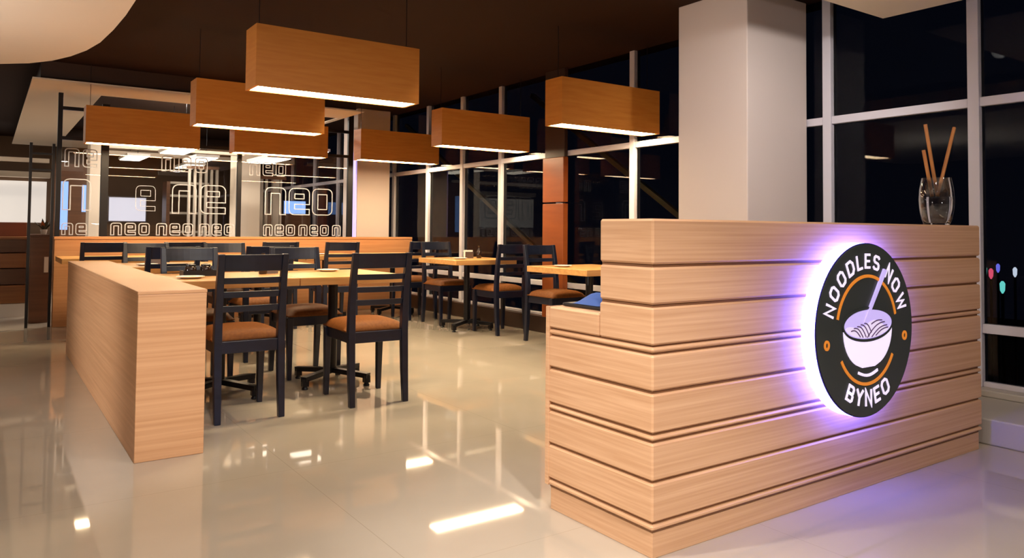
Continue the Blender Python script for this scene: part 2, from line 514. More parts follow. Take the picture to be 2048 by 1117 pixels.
def arc_text(txt, r_mid, h, a_mid, span, inward):
    """letters along an arc; inward=True for the bottom line (tops towards the centre)"""
    ws = [GL[ch][0] for ch in txt]
    tot = sum(ws)
    acc = 0
    for ch, w in zip(txt, ws):
        frac = (acc + w / 2) / tot - 0.5
        acc += w
        a = a_mid + (frac * span if inward else -frac * span)
        if ch == ' ':
            continue
        tdir = Vector((-math.sin(a), math.cos(a))) if inward else Vector((math.sin(a), -math.cos(a)))
        odir = Vector((math.cos(a), math.sin(a))) * (-1 if inward else 1)
        c = Vector((SX + r_mid * math.cos(a), SZ + r_mid * math.sin(a)))
        b = MB()
        for path in GL[ch][1]:
            pts = []
            for px, pz in path:
                q = c + tdir * ((px - w / 2) * h * 0.98) + odir * ((pz - 0.5) * h)
                pts.append((q.x, q.y))
            b.ribbon(pts, h * 0.165, FY0, FY1, GL[ch][2])
        b.build('letter', M['sign_white'], sign)
arc_text('NOODLES NOW', 0.276, 0.060, R(90), R(157), False)
arc_text('BYNEO', 0.272, 0.064, R(270.5), R(70), True)
def arc_pts(r, a0, a1, n=40):
    return [(SX + r * math.cos(R(a0 + (a1 - a0) * k / n)), SZ + r * math.sin(R(a0 + (a1 - a0) * k / n))) for k in range(n + 1)]
MB().ribbon(arc_pts(0.216, 14, 166), 0.0125, FY0, FY1).build('orange_arc', M['sign_orange'], sign)
MB().ribbon(arc_pts(0.216, 211, 329), 0.0125, FY0, FY1).build('orange_arc', M['sign_orange'], sign)
for dx in (-0.282, 0.282):
    MB().ribbon([(SX + dx + 0.013 * math.cos(2 * PI * k / 20), SZ - 0.042 + 0.015 * math.sin(2 * PI * k / 20)) for k in range(20)], 0.010, FY0, FY1, True).build('orange_dot', M['sign_orange'], sign)
# bowl: body, rim line, inside, noodles, chopsticks, foot
BZ = SZ + 0.022
EA, EB = 0.176, 0.062
def ell(a, b, t0, t1, n=40, cz=BZ):
    return [(SX + 0.004 + a * math.cos(R(t0 + (t1 - t0) * k / n)), cz + b * math.sin(R(t0 + (t1 - t0) * k / n))) for k in range(n + 1)]
body = ell(EA, EB, 180, 360)
body += [(SX + 0.004 + EA * math.cos(R(t)) ** 0.9 if t < 89 else SX + 0.004, BZ - 0.010 - 0.158 * math.sin(R(t)) ** 0.95) for t in (6, 14, 22, 30, 38, 46, 54, 62)]
body += [(SX + 0.05, BZ - 0.165), (SX - 0.042, BZ - 0.165)]
body += [(SX + 0.004 - EA * math.cos(R(t)) ** 0.9, BZ - 0.010 - 0.158 * math.sin(R(t)) ** 0.95) for t in (62, 54, 46, 38, 30, 22, 14, 6)]
MB().plate([(p[0], p[1] - 0.006) for p in body], FY0, FY1).build('bowl', M['sign_white'], sign)
MB().plate(ell(EA - 0.004, EB - 0.004, 0, 354, 60), FY0 - 0.001, FY1).build('bowl_inside', M['sign_lavender'], sign)
def in_ell(x, z):
    return ((x - SX - 0.004) / (EA - 0.008)) ** 2 + ((z - BZ) / (EB - 0.008)) ** 2
nd = []
for k in range(25):     # wavy upper edge of the noodle heap, then along the lower rim
    u = -0.155 + 0.31 * k / 24
    nd.append((SX + 0.004 + u, BZ - 0.012 + 0.018 * math.cos(u * 12) + 0.012 * math.sin(u * 30)))
nd = [p for p in nd if in_ell(*p) < 1.0]
nd += [(SX + 0.004 + (EA - 0.008) * math.cos(R(t)), BZ + (EB - 0.008) * math.sin(R(t))) for t in range(-12, -170, -6)]
MB().plate(nd, FY0 - 0.002, FY1).build('noodles', M['sign_noodle'], sign)
st = MB()
for x0, z0, x1, z1, bow in ((-0.125, -0.020, -0.060, -0.046, 0.012), (-0.105, -0.010, -0.040, -0.050, 0.014), (-0.080, -0.004, -0.018, -0.050, 0.014), (-0.055, 0.002, 0.004, -0.048, 0.014), (-0.030, 0.006, 0.020, -0.034, 0.012),
                            (-0.010, -0.052, 0.120, 0.004, 0.016), (0.022, -0.052, 0.138, -0.010, 0.012), (0.052, -0.048, 0.146, -0.020, 0.008), (0.020, 0.000, 0.100, 0.012, 0.006)):
    st.ribbon([(SX + x0 + (x1 - x0) * t, BZ + z0 + (z1 - z0) * t + bow * math.sin(PI * t)) for t in [q / 7 for q in range(8)]], 0.0045, FY0 - 0.0035, FY1)
st.build('strands', M['grain'], sign)
MB().ribbon(ell(EA + 0.003, EB + 0.003, 0, 354, 60), 0.009, FY0 - 0.0015, FY1, True).build('bowl_rim', M['sign_black'], sign)
MB().plate([(SX + 0.118, SZ + 0.243), (SX + 0.140, SZ + 0.235), (SX - 0.016, SZ + 0.030), (SX - 0.034, SZ + 0.030)], FY0 - 0.004, FY1).build('chopsticks', M['sign_lavender'], sign)
MB().ribbon([(SX - 0.070 + 0.0157 * k, SZ - 0.166 - 0.016 * math.sin(PI * k / 9)) for k in range(10)], 0.011, FY0, FY1).build('bowl_foot', M['sign_white'], sign)

# glass with bamboo sticks on the counter
VX, VY, VZ = 3.89, 1.885, 1.101
vase = thing('glass_tumbler', (VX, VY, VZ), 'barrel shaped clear glass of water standing on the right end of the counter', 'glass')
prof = [(0.056, 0), (0.068, 0.03), (0.077, 0.08), (0.080, 0.125), (0.076, 0.18), (0.068, 0.225), (0.066, 0.236)]
inn = [(r - 0.005, z) for r, z in prof if z > 0.0][::-1]
inn[0] = (prof[-1][0] - 0.004, prof[-1][1])
shell = [(r, VZ + z) for r, z in prof] + [(r, VZ + z) for r, z in inn] + [(0.05, VZ + 0.012)]
MB().lathe(VX, VY, shell, 32).build('tumbler', M['glass'], vase, smooth=True)
MB().lathe(VX, VY, [(0.049, VZ + 0.013), (0.0615, VZ + 0.03), (0.0705, VZ + 0.08), (0.0735, VZ + 0.125), (0.072, VZ + 0.14)], 32).build('water', M['water'], vase, smooth=True)
for (bx, by, tx, ty, tz, lab) in ((0.012, 0.0, -0.080, 0.010, 0.500, 'tallest bamboo stick leaning left in the glass on the counter'),
                             (-0.010, 0.015, -0.060, 0.030, 0.375, 'shorter bamboo stick leaning left beside the tallest one in the glass'),
                             (-0.012, -0.012, 0.150, -0.020, 0.500, 'bamboo stick leaning right in the glass on the counter')):
    s = MB().tube([(VX + bx, VY + by, VZ + 0.145), (VX + bx + (tx - bx) * 0.5, VY + by + (ty - by) * 0.5, VZ + 0.145 + (tz - 0.145) * 0.5), (VX + tx, VY + ty, VZ + tz)], 0.0085, 10)
    tag(s.build('bamboo_stick', M['bamboo'], smooth=True), lab, 'stick', 'bamboo sticks in the glass')

# things on the counter's lower step
tr = MB().box((1.835, 2.03, 0.7685), (2.20, 2.295, 0.782)).build('black_tray', M['black_metal'], bevel=0.006)
tag(tr, 'flat black tray on the low step at the left of the counter', 'tray')
cl = MB()
nx, ny = 12, 8
cv, cf = [], []
for j in range(ny + 1):
    for i in range(nx + 1):
        u, v = i / nx, j / ny
        hump = math.sin(PI * u) ** 0.7 * math.sin(PI * v) ** 0.7
        cv.append((1.845 + 0.13 * u, 2.10 + 0.15 * v, 0.7825 + 0.036 * hump * (1 + 0.25 * math.sin(9 * u + 4 * v))))
for j in range(ny):
    for i in range(nx):
        a = j * (nx + 1) + i
        cf.append((a, a + 1, a + nx + 2, a + nx + 1))
cl.add(cv, cf)
tag(cl.build('folded_cloth', M['blue_cloth'], smooth=True), 'crumpled blue cloth lying on the black tray on the counter step', 'cloth')

# ------------------------------------------------------------------ left low partition, back partition and glass screen
lp = thing('low_partition', (0.716, 5.5, 0), 'low oak partition wall with a flat top running back from the left foreground', 'partition')
MB().box((0.569, 3.762, 0), (0.864, 7.30, 0.752)).build('body', M['oak_side'], lp, bevel=0.003)
MB().box((0.567, 3.760, 0.752), (0.866, 7.302, 0.768)).build('top_cap', M['oak_side'], lp, bevel=0.003)
bp = thing('back_partition', (2.7, 9.32, 0), 'long oak partition across the back of the dining room carrying the glass screen', 'partition')
MB().box((0.59, 9.25, 0), (4.775, 9.39, 0.92)).build('body', M['partition_back'], bp, bevel=0.003)
MB().box((0.585, 9.245, 0.92), (4.775, 9.395, 0.95)).build('top_cap', M['partition_back'], bp, bevel=0.003)

scr = thing('glass_screen', (2.26, 9.32, 0.95), 'black framed glass screen etched with outlined letters standing on the back partition', 'screen')
YS = 9.32
posts = [(0.615, 0.045, 2.48), (1.045, 0.075, 2.40), (2.478, 0.05, 2.40), (3.89, 0.07, 2.62)]
for px, w, zt in posts:
    MB().box((px - w / 2, YS - 0.025, 0.95), (px + w / 2, YS + 0.025, zt)).build('post', M['black_metal'], scr, bevel=0.003)
for za in (2.0, 2.32):
    for k in range(3):
        MB().box((posts[k][0] + posts[k][1] / 2, YS - 0.018, za - 0.018), (posts[k + 1][0] - posts[k + 1][1] / 2, YS + 0.018, za + 0.018)).build('rail', M['black_metal'], scr)

def arcc(cx, cz, r, a0, a1, n=4):
    return [(cx + r * math.cos(R(a0 + (a1 - a0) * k / n)), cz + r * math.sin(R(a0 + (a1 - a0) * k / n))) for k in range(n + 1)]
def neo_glyph(b, ch, x, z, w, h, t, lw, y0, y1):
    """double-line outline letters n, e, o"""
    def P(pts):
        return [(x + px, z + pz) for px, pz in pts]
    r = min(w, h) * 0.24
    ri = max(r - t, 0.004)
    if ch == 'n':
        pts = [(0, 0)] + arcc(r, h - r, r, 180, 90) + arcc(w - r, h - r, r, 90, 0) + [(w, 0), (w - t, 0)] + arcc(w - t - ri, h - t - ri, ri, 0, 90) + arcc(t + ri, h - t - ri, ri, 90, 180) + [(t, 0)]
        b.ribbon(P(pts), lw, y0, y1, True)
    elif ch == 'o':
        b.ribbon(P(rounded(0, 0, w, h, r)), lw, y0, y1, True)
        b.ribbon(P(rounded(t, t, w - t, h - t, ri)), lw, y0, y1, True)
    else:
        m = h * 0.5
        pts = [(w, 0), (r, 0)] + arcc(r, r, r, 270, 180) + arcc(r, h - r, r, 180, 90) + arcc(w - r, h - r, r, 90, 0) + [(w, m - t / 2), (t, m - t / 2)] + arcc(t + ri, t + ri, ri, 180, 270) + [(w, t)]
        b.ribbon(P(pts), lw, y0, y1, True)
        b.ribbon(P(rounded(t, m + t / 2, w - t, h - t, ri * 0.8)), lw, y0, y1, True)
for k in range(3):
    xa = posts[k][0] + posts[k][1] / 2
    xb = posts[k + 1][0] - posts[k + 1][1] / 2
    pn = MB().box((xa, YS - 0.004, 0.95), (xb, YS + 0.004, 1.982)).build('glass_pane', M['glass'], scr)
    b = MB()
    y0, y1 = YS - 0.0075, YS - 0.0045
    if k == 0:
        neo_glyph(b, 'n', xa + 0.02, 1.235, 0.26, 0.33, 0.07, 0.011, y0, y1)
        neo_glyph(b, 'n', xa + 0.03, 1.70, 0.13, 0.19, 0.035, 0.010, y0, y1)
        neo_glyph(b, 'e', xa + 0.20, 1.70, 0.13, 0.19, 0.035, 0.010, y0, y1)
        neo_glyph(b, 'n', xa + 0.02, 0.97, 0.10, 0.12, 0.03, 0.009, y0, y1)
        neo_glyph(b, 'e', xa + 0.15, 0.97, 0.10, 0.12, 0.03, 0.009, y0, y1)
    elif k == 1:
        neo_glyph(b, 'n', 1.74, 1.218, 0.255, 0.33, 0.07, 0.011, y0, y1)
        neo_glyph(b, 'e', 2.045, 1.222, 0.28, 0.33, 0.07, 0.011, y0, y1)
        neo_glyph(b, 'e', 1.36, 1.24, 0.20, 0.28, 0.05, 0.005, y0, y1)
        for ch, xx in (('n', 1.62), ('e', 1.80), ('o', 1.98)):
            neo_glyph(b, ch, xx, 1.70, 0.13, 0.17, 0.04, 0.011, y0, y1)
        for q, (ch, xx) in enumerate((('n', 1.12), ('e', 1.26), ('o', 1.40), ('n', 1.58), ('e', 1.72), ('o', 1.86), ('n', 2.04), ('e', 2.18), ('o', 2.32))):
            neo_glyph(b, ch, xx, 0.968, 0.105, 0.13, 0.03, 0.010, y0, y1)
    else:
        neo_glyph(b, 'n', 2.795, 1.226, 0.25, 0.33, 0.07, 0.011, y0, y1)
        neo_glyph(b, 'e', 3.09, 1.228, 0.26, 0.33, 0.07, 0.011, y0, y1)
        neo_glyph(b, 'o', 3.39, 1.230, 0.26, 0.33, 0.07, 0.011, y0, y1)
        for ch, xx in (('n', 2.78), ('e', 2.92), ('o', 3.06), ('n', 3.22), ('e', 3.36), ('o', 3.50), ('n', 3.66)):
            neo_glyph(b, ch, xx, 0.968, 0.105, 0.13, 0.03, 0.010, y0, y1)
        for ch, xx in (('n', 2.60), ('e', 2.76), ('o', 2.92)):
            neo_glyph(b, ch, xx, 1.70, 0.12, 0.16, 0.035, 0.008, y0, y1)
    b.build('etched_lettering', M['etch'], pn)

# floating ring of the back ceiling
ring = MB()
for a, b in (((0.33, 8.68, 2.50), (3.80, 9.38, 2.515)), ((0.33, 9.38, 2.50), (1.0, 14.6, 2.515)), ((0.33, 14.6, 2.50), (3.80, 15.9, 2.515)), ((3.74, 9.38, 2.50), (3.80, 14.6, 2.515))):
    ring.box(a, b)
struct(ring.build('ceiling_ring_panel', M['soffit']), 'cream floating ceiling ring above the back room')
ring = MB()  # dark brown block stands in for the shadow line above the ring
for a, b in (((0.40, 8.75, 2.515), (3.72, 9.30, CZ)), ((0.40, 9.30, 2.515), (0.93, 14.7, CZ)), ((0.40, 14.7, 2.515), (3.72, 15.8, CZ))):
    ring.box(a, b)
struct(ring.build('ceiling_ring_shadow_gap', M['brown_deep']), 'dark block painting in the shadow gap above the cream ceiling ring')

# ------------------------------------------------------------------ pendant lamps
LZ, LH, LL, LW = 1.90, 0.372, 1.08, 0.215
def make_pendant(label):
    t = thing('pendant_lamp', (0, 0, 0), label, 'lamp', 'wooden box pendant lamps')
    w = 0.018
    s = MB()
    s.box((0, 0, 0), (LL, w, LH)).box((0, LW - w, 0), (LL, LW, LH)).box((0, w, 0), (w, LW - w, LH)).box((LL - w, w, 0), (LL, LW - w, LH))
    s.box((w, w, LH - w), (LL - w, LW - w, LH))
    s.build('lamp_shade', M['shade_wood'], t, world=False)
    d = MB().box((w + 0.001, w + 0.001, 0.004), (LL - w - 0.001, LW - w - 0.001, 0.016)).build('diffuser', M['diffuser'], t, world=False)
    d['label'] = 'glowing white diffuser in the open bottom'
    for x in (0.045, LL - 0.045):
        c = MB().tube([(x, LW / 2, LH), (x, LW / 2, CZ - LZ)], 0.0025, 6).build('suspension_cable', M['black_metal'], t, world=False)
    return t
pend = [
    (1.280, 4.50, 'largest looking wooden box pendant, hanging nearest over the front left table'),
    (1.365, 6.45, 'wooden box pendant behind and left of the largest one, overlapping it'),
    (0.785, 8.58, 'leftmost wooden box pendant, in front of the cream ceiling ring'),
    (2.235, 8.62, 'wooden box pendant in the back row half hidden under the second lamp from the front'),
    (3.690, 8.52, 'wooden box pendant in the back row in front of the far pale column'),
    (3.690, 6.54, 'wooden box pendant in the middle row beside the dining windows'),
    (3.680, 4.62, 'rightmost wooden box pendant, next to the tall pale column'),
]
p0 = make_pendant(pend[0][2])
p0.location = (pend[0][0], pend[0][1], LZ)
for x, y, lab in pend[1:]:
    dup(p0, (x, y, LZ), 0, lab)

# ------------------------------------------------------------------ tables
def make_table(label, w=0.74, d=0.80):
    t = thing('dining_table', (0, 0, 0), label, 'table', 'square dining tables')
    MB().box((-w / 2, -d / 2, 0.700), (w / 2, d / 2, 0.750)).build('tabletop', M['table_wood'], t, bevel=0.004, world=False)
    b = MB()
    b.lathe(0, 0, [(0.032, 0.09), (0.032, 0.69)], 16)
    b.box((-0.20, -0.20, 0.688), (0.20, 0.20, 0.6995))
    b.build('pedestal', M['black_metal'], t, world=False, smooth=True)
    for k in range(4):
        a = PI / 4 - R(13) + k * PI / 2
        c, s = math.cos(a), math.sin(a)
        f = MB()
        f.bar((0.0 * c, 0.0 * s, 0.085), (0.30 * c, 0.30 * s, 0.068), 0.045, 0.032)
        f.bar((0.285 * c, 0.285 * s, 0.022), (0.285 * c, 0.285 * s, 0.068), 0.04, 0.04)
        f.lathe(0.285 * c, 0.285 * s, [(0.019, 0.0), (0.022, 0.006), (0.012, 0.022)], 12)
        f.build('foot', M['black_metal'], t, world=False)
    return t
tabs = [
    (1.240, 5.02, 'dining table against the low partition, behind the nearest black chair'),
    (1.985, 5.02, 'dining table at the front, behind the second nearest black chair'),
    (1.240, 6.78, 'dining table in the second row next to the low partition'),
    (1.985, 6.78, 'dining table in the second row, right half, under the second pendant lamp'),
    (0.960, 8.66, 'dining table in the back row at the left end of the back partition'),
    (1.705, 8.66, 'dining table in the back row, second from the left'),
    (2.570, 8.66, 'dining table in the back row below the half hidden pendant'),
    (3.315, 8.66, 'dining table in the back row, right of the one below the half hidden pendant'),
    (4.200, 8.66, 'dining table at the far right of the back row beside the windows'),
    (4.230, 6.92, 'dining table standing by the dining windows in the middle row'),
    (4.230, 4.92, 'dining table showing just left of the tall counter end'),
]
t0 = make_table(tabs[0][2])
t0.location = (tabs[0][0], tabs[0][1], 0)
for x, y, lab in tabs[1:]:
    dup(t0, (x, y, 0), 0, lab)

# ------------------------------------------------------------------ chairs
def make_chair(label):
    """local frame: the sitter looks along +y, rear legs at y=0"""
    t = thing('dining_chair', (0, 0, 0), label, 'chair', 'black ladder back dining chairs')
    hw = 0.172
    for sx in (-1, 1):
        x = sx * hw
        # rear leg and back post, splayed below, leaning back above the seat
        b = MB()
        q = [(0.0, -0.030), (0.20, -0.012), (0.42, 0.0), (0.55, -0.004), (0.75, -0.026), (0.915, -0.058)]
        ww = [0.017, 0.020, 0.0215, 0.021, 0.019, 0.0165]
        vs, fs = [], []
        for (z, y), w in zip(q, ww):
            vs += [(x - w, y - w, z), (x + w, y - w, z), (x + w, y + w, z), (x - w, y + w, z)]
        for i in range(len(q) - 1):
            for k in range(4):
                k2 = (k + 1) % 4
                fs.append((4 * i + k, 4 * i + k2, 4 * i + 4 + k2, 4 * i + 4 + k))
        fs += [(3, 2, 1, 0), tuple(4 * (len(q) - 1) + k for k in range(4))]
        b.add(vs, fs).build('leg', M['black_wood'], t, bevel=0.004, world=False)
        # tapered front leg
        b = MB()
        x2 = sx * 0.178
        a, c = 0.015, 0.022
        b.hexa([(x2 - a, 0.40 - a, 0), (x2 + a, 0.40 - a, 0), (x2 + a, 0.40 + a, 0), (x2 - a, 0.40 + a, 0)],
               [(x2 - c, 0.39 - c, 0.435), (x2 + c, 0.39 - c, 0.435), (x2 + c, 0.39 + c, 0.435), (x2 - c, 0.39 + c, 0.435)])
        b.build('leg', M['black_wood'], t, bevel=0.004, world=False)
    b = MB()
    b.box((-0.155, -0.012, 0.372), (0.155, 0.012, 0.438)).box((-0.158, 0.38, 0.372), (0.158, 0.402, 0.438))
    for sx in (-1, 1):
        b.box((sx * 0.172 - 0.011, 0.02, 0.372), (sx * 0.172 + 0.011, 0.37, 0.438))
    b.build('seat_frame', M['black_wood'], t, bevel=0.003, world=False)
    # cushion: rounded pad
    nx, ny = 14, 14
    top, vs, fs = [], [], []
    def prof(u):
        return (1 - abs(2 * u - 1) ** 5)
    for j in range(ny + 1):
        for i in range(nx + 1):
            u, v = i / nx, j / ny
            hgt = max(prof(u) * prof(v), 0) ** 0.5
            vs.append((-0.195 + 0.39 * u, 0.018 + 0.41 * v, 0.447 + 0.050 * hgt + 0.006 * math.sin(PI * u) * math.sin(PI * v)))
    nb = len(vs)
    for j in range(ny + 1):
        for i in range(nx + 1):
            u, v = i / nx, j / ny
            vs.append((-0.195 + 0.39 * u, 0.018 + 0.41 * v, 0.439))
    for j in range(ny):
        for i in range(nx):
            a = j * (nx + 1) + i
            fs.append((a, a + 1, a + nx + 2, a + nx + 1))
            fs.append((nb + a, nb + a + nx + 1, nb + a + nx + 2, nb + a + 1))
    for i in range(nx):
        fs.append((i + 1, i, nb + i, nb + i + 1))
        a = ny * (nx + 1) + i
        fs.append((a, a + 1, nb + a + 1, nb + a))
    for j in range(ny):
        a = j * (nx + 1)
        fs.append((a, a + nx + 1, nb + a + nx + 1, nb + a))
        a += nx
        fs.append((a + nx + 1, a, nb + a, nb + a + nx + 1))
    MB().add(vs, fs).build('seat', M['cushion'], t, world=False, smooth=True)['label'] = 'brown padded seat'
    def rail(z0, z1, yc, th, bow):
        vs, fs = [], []
        n = 8
        for k in range(n + 1):
            u = k / n
            x = -0.156 + 0.312 * u
            y = yc - bow * (1 - (2 * u - 1) ** 2)
            lean = 0.17 * (z1 - z0)
            vs += [(x, y - th / 2, z0), (x, y + th / 2, z0), (x, y + th / 2 - lean, z1), (x, y - th / 2 - lean, z1)]
        for k in range(n):
            for q in range(4):
                q2 = (q + 1) % 4
                fs.append((4 * k + q, 4 * k + q2, 4 * k + 4 + q2, 4 * k + 4 + q))
        fs += [(3, 2, 1, 0), tuple(4 * n + q for q in range(4))]
        return MB().add(vs, fs)
    rail(0.822, 0.912, -0.040, 0.022, 0.016).build('top_rail', M['black_wood'], t, bevel=0.003, world=False)
    for z0, z1, yc in ((0.752, 0.786, -0.026), (0.676, 0.710, -0.017), (0.598, 0.632, -0.009)):
        rail(z0, z1, yc, 0.018, 0.014).build('slat', M['black_wood'], t, bevel=0.002, world=False)
    return t
# x, y of the rear legs, turn (0 = sitter faces away from the camera), label
chairs = [
    (1.215, 4.285, 0.0, 'nearest black chair, brown seat, in front of the low partition end'),
    (1.975, 4.262, -0.03, 'second nearest black chair, standing clear at the right end of the front tables'),
    (1.190, 5.665, PI, 'black chair facing forward across the table from the nearest chair'),
    (1.935, 5.630, PI, 'black chair facing forward across the table from the second nearest chair'),
    (1.150, 6.120, 0.02, 'black chair back to the room at the second row table beside the low partition'),
    (1.870, 6.120, 0.0, 'black chair back to the room at the second row table under the second pendant'),
    (1.190, 7.440, PI, 'black chair facing forward at the second row table beside the low partition'),
    (1.860, 7.400, PI, 'black chair facing forward at the second row table under the second pendant'),
    (0.890, 7.880, 0.0, 'leftmost black chair, past the end of the low partition'),
    (1.590, 7.900, 0.0, 'black chair at the back row table second from the left'),
    (2.520, 7.880, 0.0, 'black chair at the back row table below the half hidden pendant'),
    (3.140, 7.740, 0.0, 'black chair with all slats clear against the back partition, left of the second nearest chair'),
    (4.230, 7.930, 0.0, 'black chair at the far right table of the back row'),
    (4.300, 7.680, PI, 'black chair behind the middle window table, facing forward'),
    (4.390, 6.330, 0.0, 'black chair with its back to the room at the middle window table'),
    (4.440, 5.860, PI, 'black chair facing forward at the table left of the counter end'),
]
c0 = make_chair(chairs[0][3])
c0.location = (chairs[0][0], chairs[0][1], 0)
for x, y, a, lab in chairs[1:]:
    dup(c0, (x, y, 0), a, lab)

# ------------------------------------------------------------------ small things on the tables
def lathe_thing(name, x, y, z, prof, m, label, cat, group):
    o = MB().lathe(x, y, [(r, z + h) for r, h in prof], 20).build(name, m, smooth=True)
    return tag(o, label, cat, group)
plate_prof = [(0.045, 0.0), (0.075, 0.010), (0.082, 0.014), (0.079, 0.015), (0.045, 0.005)]
bottle_prof = [(0.024, 0), (0.027, 0.006), (0.027, 0.075), (0.012, 0.10), (0.012, 0.125), (0.0135, 0.127), (0.0135, 0.14)]
for x, y, lab in ((1.02, 4.86, 'white side plate on the front table beside the low partition'),
             (2.03, 5.24, 'white side plate on the front table behind the second nearest chair'),
             (4.06, 6.78, 'white side plate on the middle window table'),
             (4.02, 5.02, 'white side plate on the table left of the counter end'),
             (1.06, 6.62, 'white side plate on the second row table beside the low partition'),
             (3.20, 8.50, 'white side plate on the back row table right of the half hidden pendant')):
    lathe_thing('side_plate', x, y, 0.75, plate_prof, M['ceramic'], lab, 'plate', 'white plates on the tables')
for x, y, lab in ((1.53, 5.12, 'dark sauce bottle beside the napkin holder on the front table'),
             (1.98, 6.70, 'dark sauce bottle on the second row table under the second pendant'),
             (4.40, 6.95, 'dark sauce bottle on the middle window table')):
    b = lathe_thing('sauce_bottle', x, y, 0.75, bottle_prof, M['sauce'], lab, 'bottle', 'sauce bottles on the tables')
for x, y, lab in ((1.59, 5.17, 'white napkin holder standing on the front tables by a sauce bottle'),
             (1.16, 6.86, 'white napkin holder on the second row table beside the low partition'),
             (4.28, 6.98, 'white napkin holder on the middle window table'),
             (2.60, 8.60, 'white napkin holder on the back row table below the half hidden pendant')):
    t = thing('napkin_holder', (x, y, 0.75), lab, 'napkin holder', 'napkin holders on the tables')
    b = MB()
    b.box((-0.05, -0.025, 0), (0.05, 0.025, 0.006)).box((-0.05, -0.028, 0), (0.05, -0.023, 0.07)).box((-0.05, 0.023, 0), (0.05, 0.028, 0.07))
    b.build('holder', M['grey_metal'], t, world=False)
    MB().box((-0.046, -0.021, 0.0065), (0.046, 0.021, 0.088)).build('napkins', M['white'], t, world=False)

cd = thing('condiment_caddy', (1.12, 5.12, 0.75), 'low black condiment caddy with two jars on the front table beside the low partition', 'caddy')
b = MB().box((-0.10, -0.06, 0), (0.10, 0.06, 0.008))
for a, c in (((-0.10, -0.06, 0.008), (0.10, -0.054, 0.035)), ((-0.10, 0.054, 0.008), (0.10, 0.06, 0.035)), ((-0.10, -0.054, 0.008), (-0.094, 0.054, 0.035)), ((0.094, -0.054, 0.008), (0.10, 0.054, 0.035))):
    b.box(a, c)
b.build('tray', M['black_metal'], cd, world=False)
for jx in (-0.045, 0.045):
    jar = MB().lathe(jx, 0, [(0.030, 0.009), (0.034, 0.02), (0.034, 0.055), (0.028, 0.062)], 16).build('jar', M['sauce'], cd, world=False, smooth=True)
    MB().lathe(jx, 0, [(0.030, 0.0625), (0.030, 0.072), (0.010, 0.078)], 16).build('lid', M['black_metal'], jar, world=False, smooth=True)

# ------------------------------------------------------------------ far left and back room
kc = thing('kitchen_counter', (-0.6, 10.8, 0), 'brown plank counter with white base at the far left edge', 'counter')
MB().box((-2.6, 10.5, 0), (0.40, 11.1, 0.155)).build('base', M['white'], kc)
for z0, z1 in ((0.16, 0.37), (0.38, 0.56), (0.57, 0.74), (0.75, 0.90)):
    MB().box((-2.6, 10.49, z0), (0.405, 11.1, z1)).build('plank', M['brown_dark'] if z0 in (0.38, 0.75) else M['brown_wood'], kc, bevel=0.004)
MB().box((-2.6, 10.48, 0.90), (0.41, 11.1, 0.93)).build('worktop', M['brown_wood'], kc, bevel=0.004)
MB().box((-2.6, 10.85, 0.93), (0.40, 11.1, 1.10)).build('upstand', M['orange_panel'], kc, bevel=0.004)

cab = thing('side_station', (0.50, 10.1, 0), 'dark brown cupboard between the far left counter and the back partition', 'cabinet')
MB().box((0.40, 9.75, 0), (0.58, 10.3, 0.94)).build('body', M['brown_dark'], cab, bevel=0.004)
MB().box((0.395, 9.745, 0.94), (0.585, 10.3, 0.965)).build('worktop', M['brown_dark'], cab, bevel=0.003)
MB().box((0.53, 9.735, 0.55), (0.57, 9.745, 0.72)).build('door_panel', M['white'], cab)
rk = thing('metal_stand', (0.47, 9.33, 0), 'tall thin black metal stand left of the glass screen', 'stand')
for x in (0.362, 0.565):
    MB().box((x - 0.013, 9.31, 0.0), (x + 0.013, 9.345, 1.93)).build('post', M['black_metal'], rk)
for z in (1.65, 1.82):
    MB().box((0.375, 9.318, z - 0.009), (0.552, 9.337, z + 0.009)).build('rail', M['black_metal'], rk)
pot = thing('potted_plant', (0.525, 9.86, 0.965), 'small dark plant with orange leaves on the cupboard behind the black stand', 'plant')
MB().lathe(0.525, 9.86, [(0.025, 0.965), (0.036, 1.02), (0.032, 1.021)], 16).build('pot', M['ceramic'], pot, smooth=True)
def leaves(m, n, seed, name):
    rnd = random.Random(seed)
    b = MB()
    for k in range(n):
        a = rnd.uniform(0, 2 * PI)
        tilt = rnd.uniform(0.3, 1.0)
        ln = rnd.uniform(0.08, 0.17)
        d = Vector((math.cos(a) * tilt, math.sin(a) * tilt, 1.0)).normalized()
        s = d.cross(Vector((0, 0, 1))).normalized() * 0.018
        nn = s.cross(d).normalized() * 0.002
        p = Vector((0.525, 9.86, 1.005))
        mid = p + d * ln * 0.55
        tip = p + d * ln + Vector((0, 0, -0.02 * tilt))
        b.add([p, mid + s + nn, tip, mid - s + nn, mid + s - nn, mid - s - nn], [(0, 1, 2, 3), (0, 5, 2, 4), (0, 4, 1), (1, 4, 2), (2, 5, 3), (3, 5, 0)])
    return b.build(name, m, pot)
leaves(M['leaf'], 12, 3, 'foliage')
leaves(M['leaf_orange'], 5, 9, 'orange_foliage')

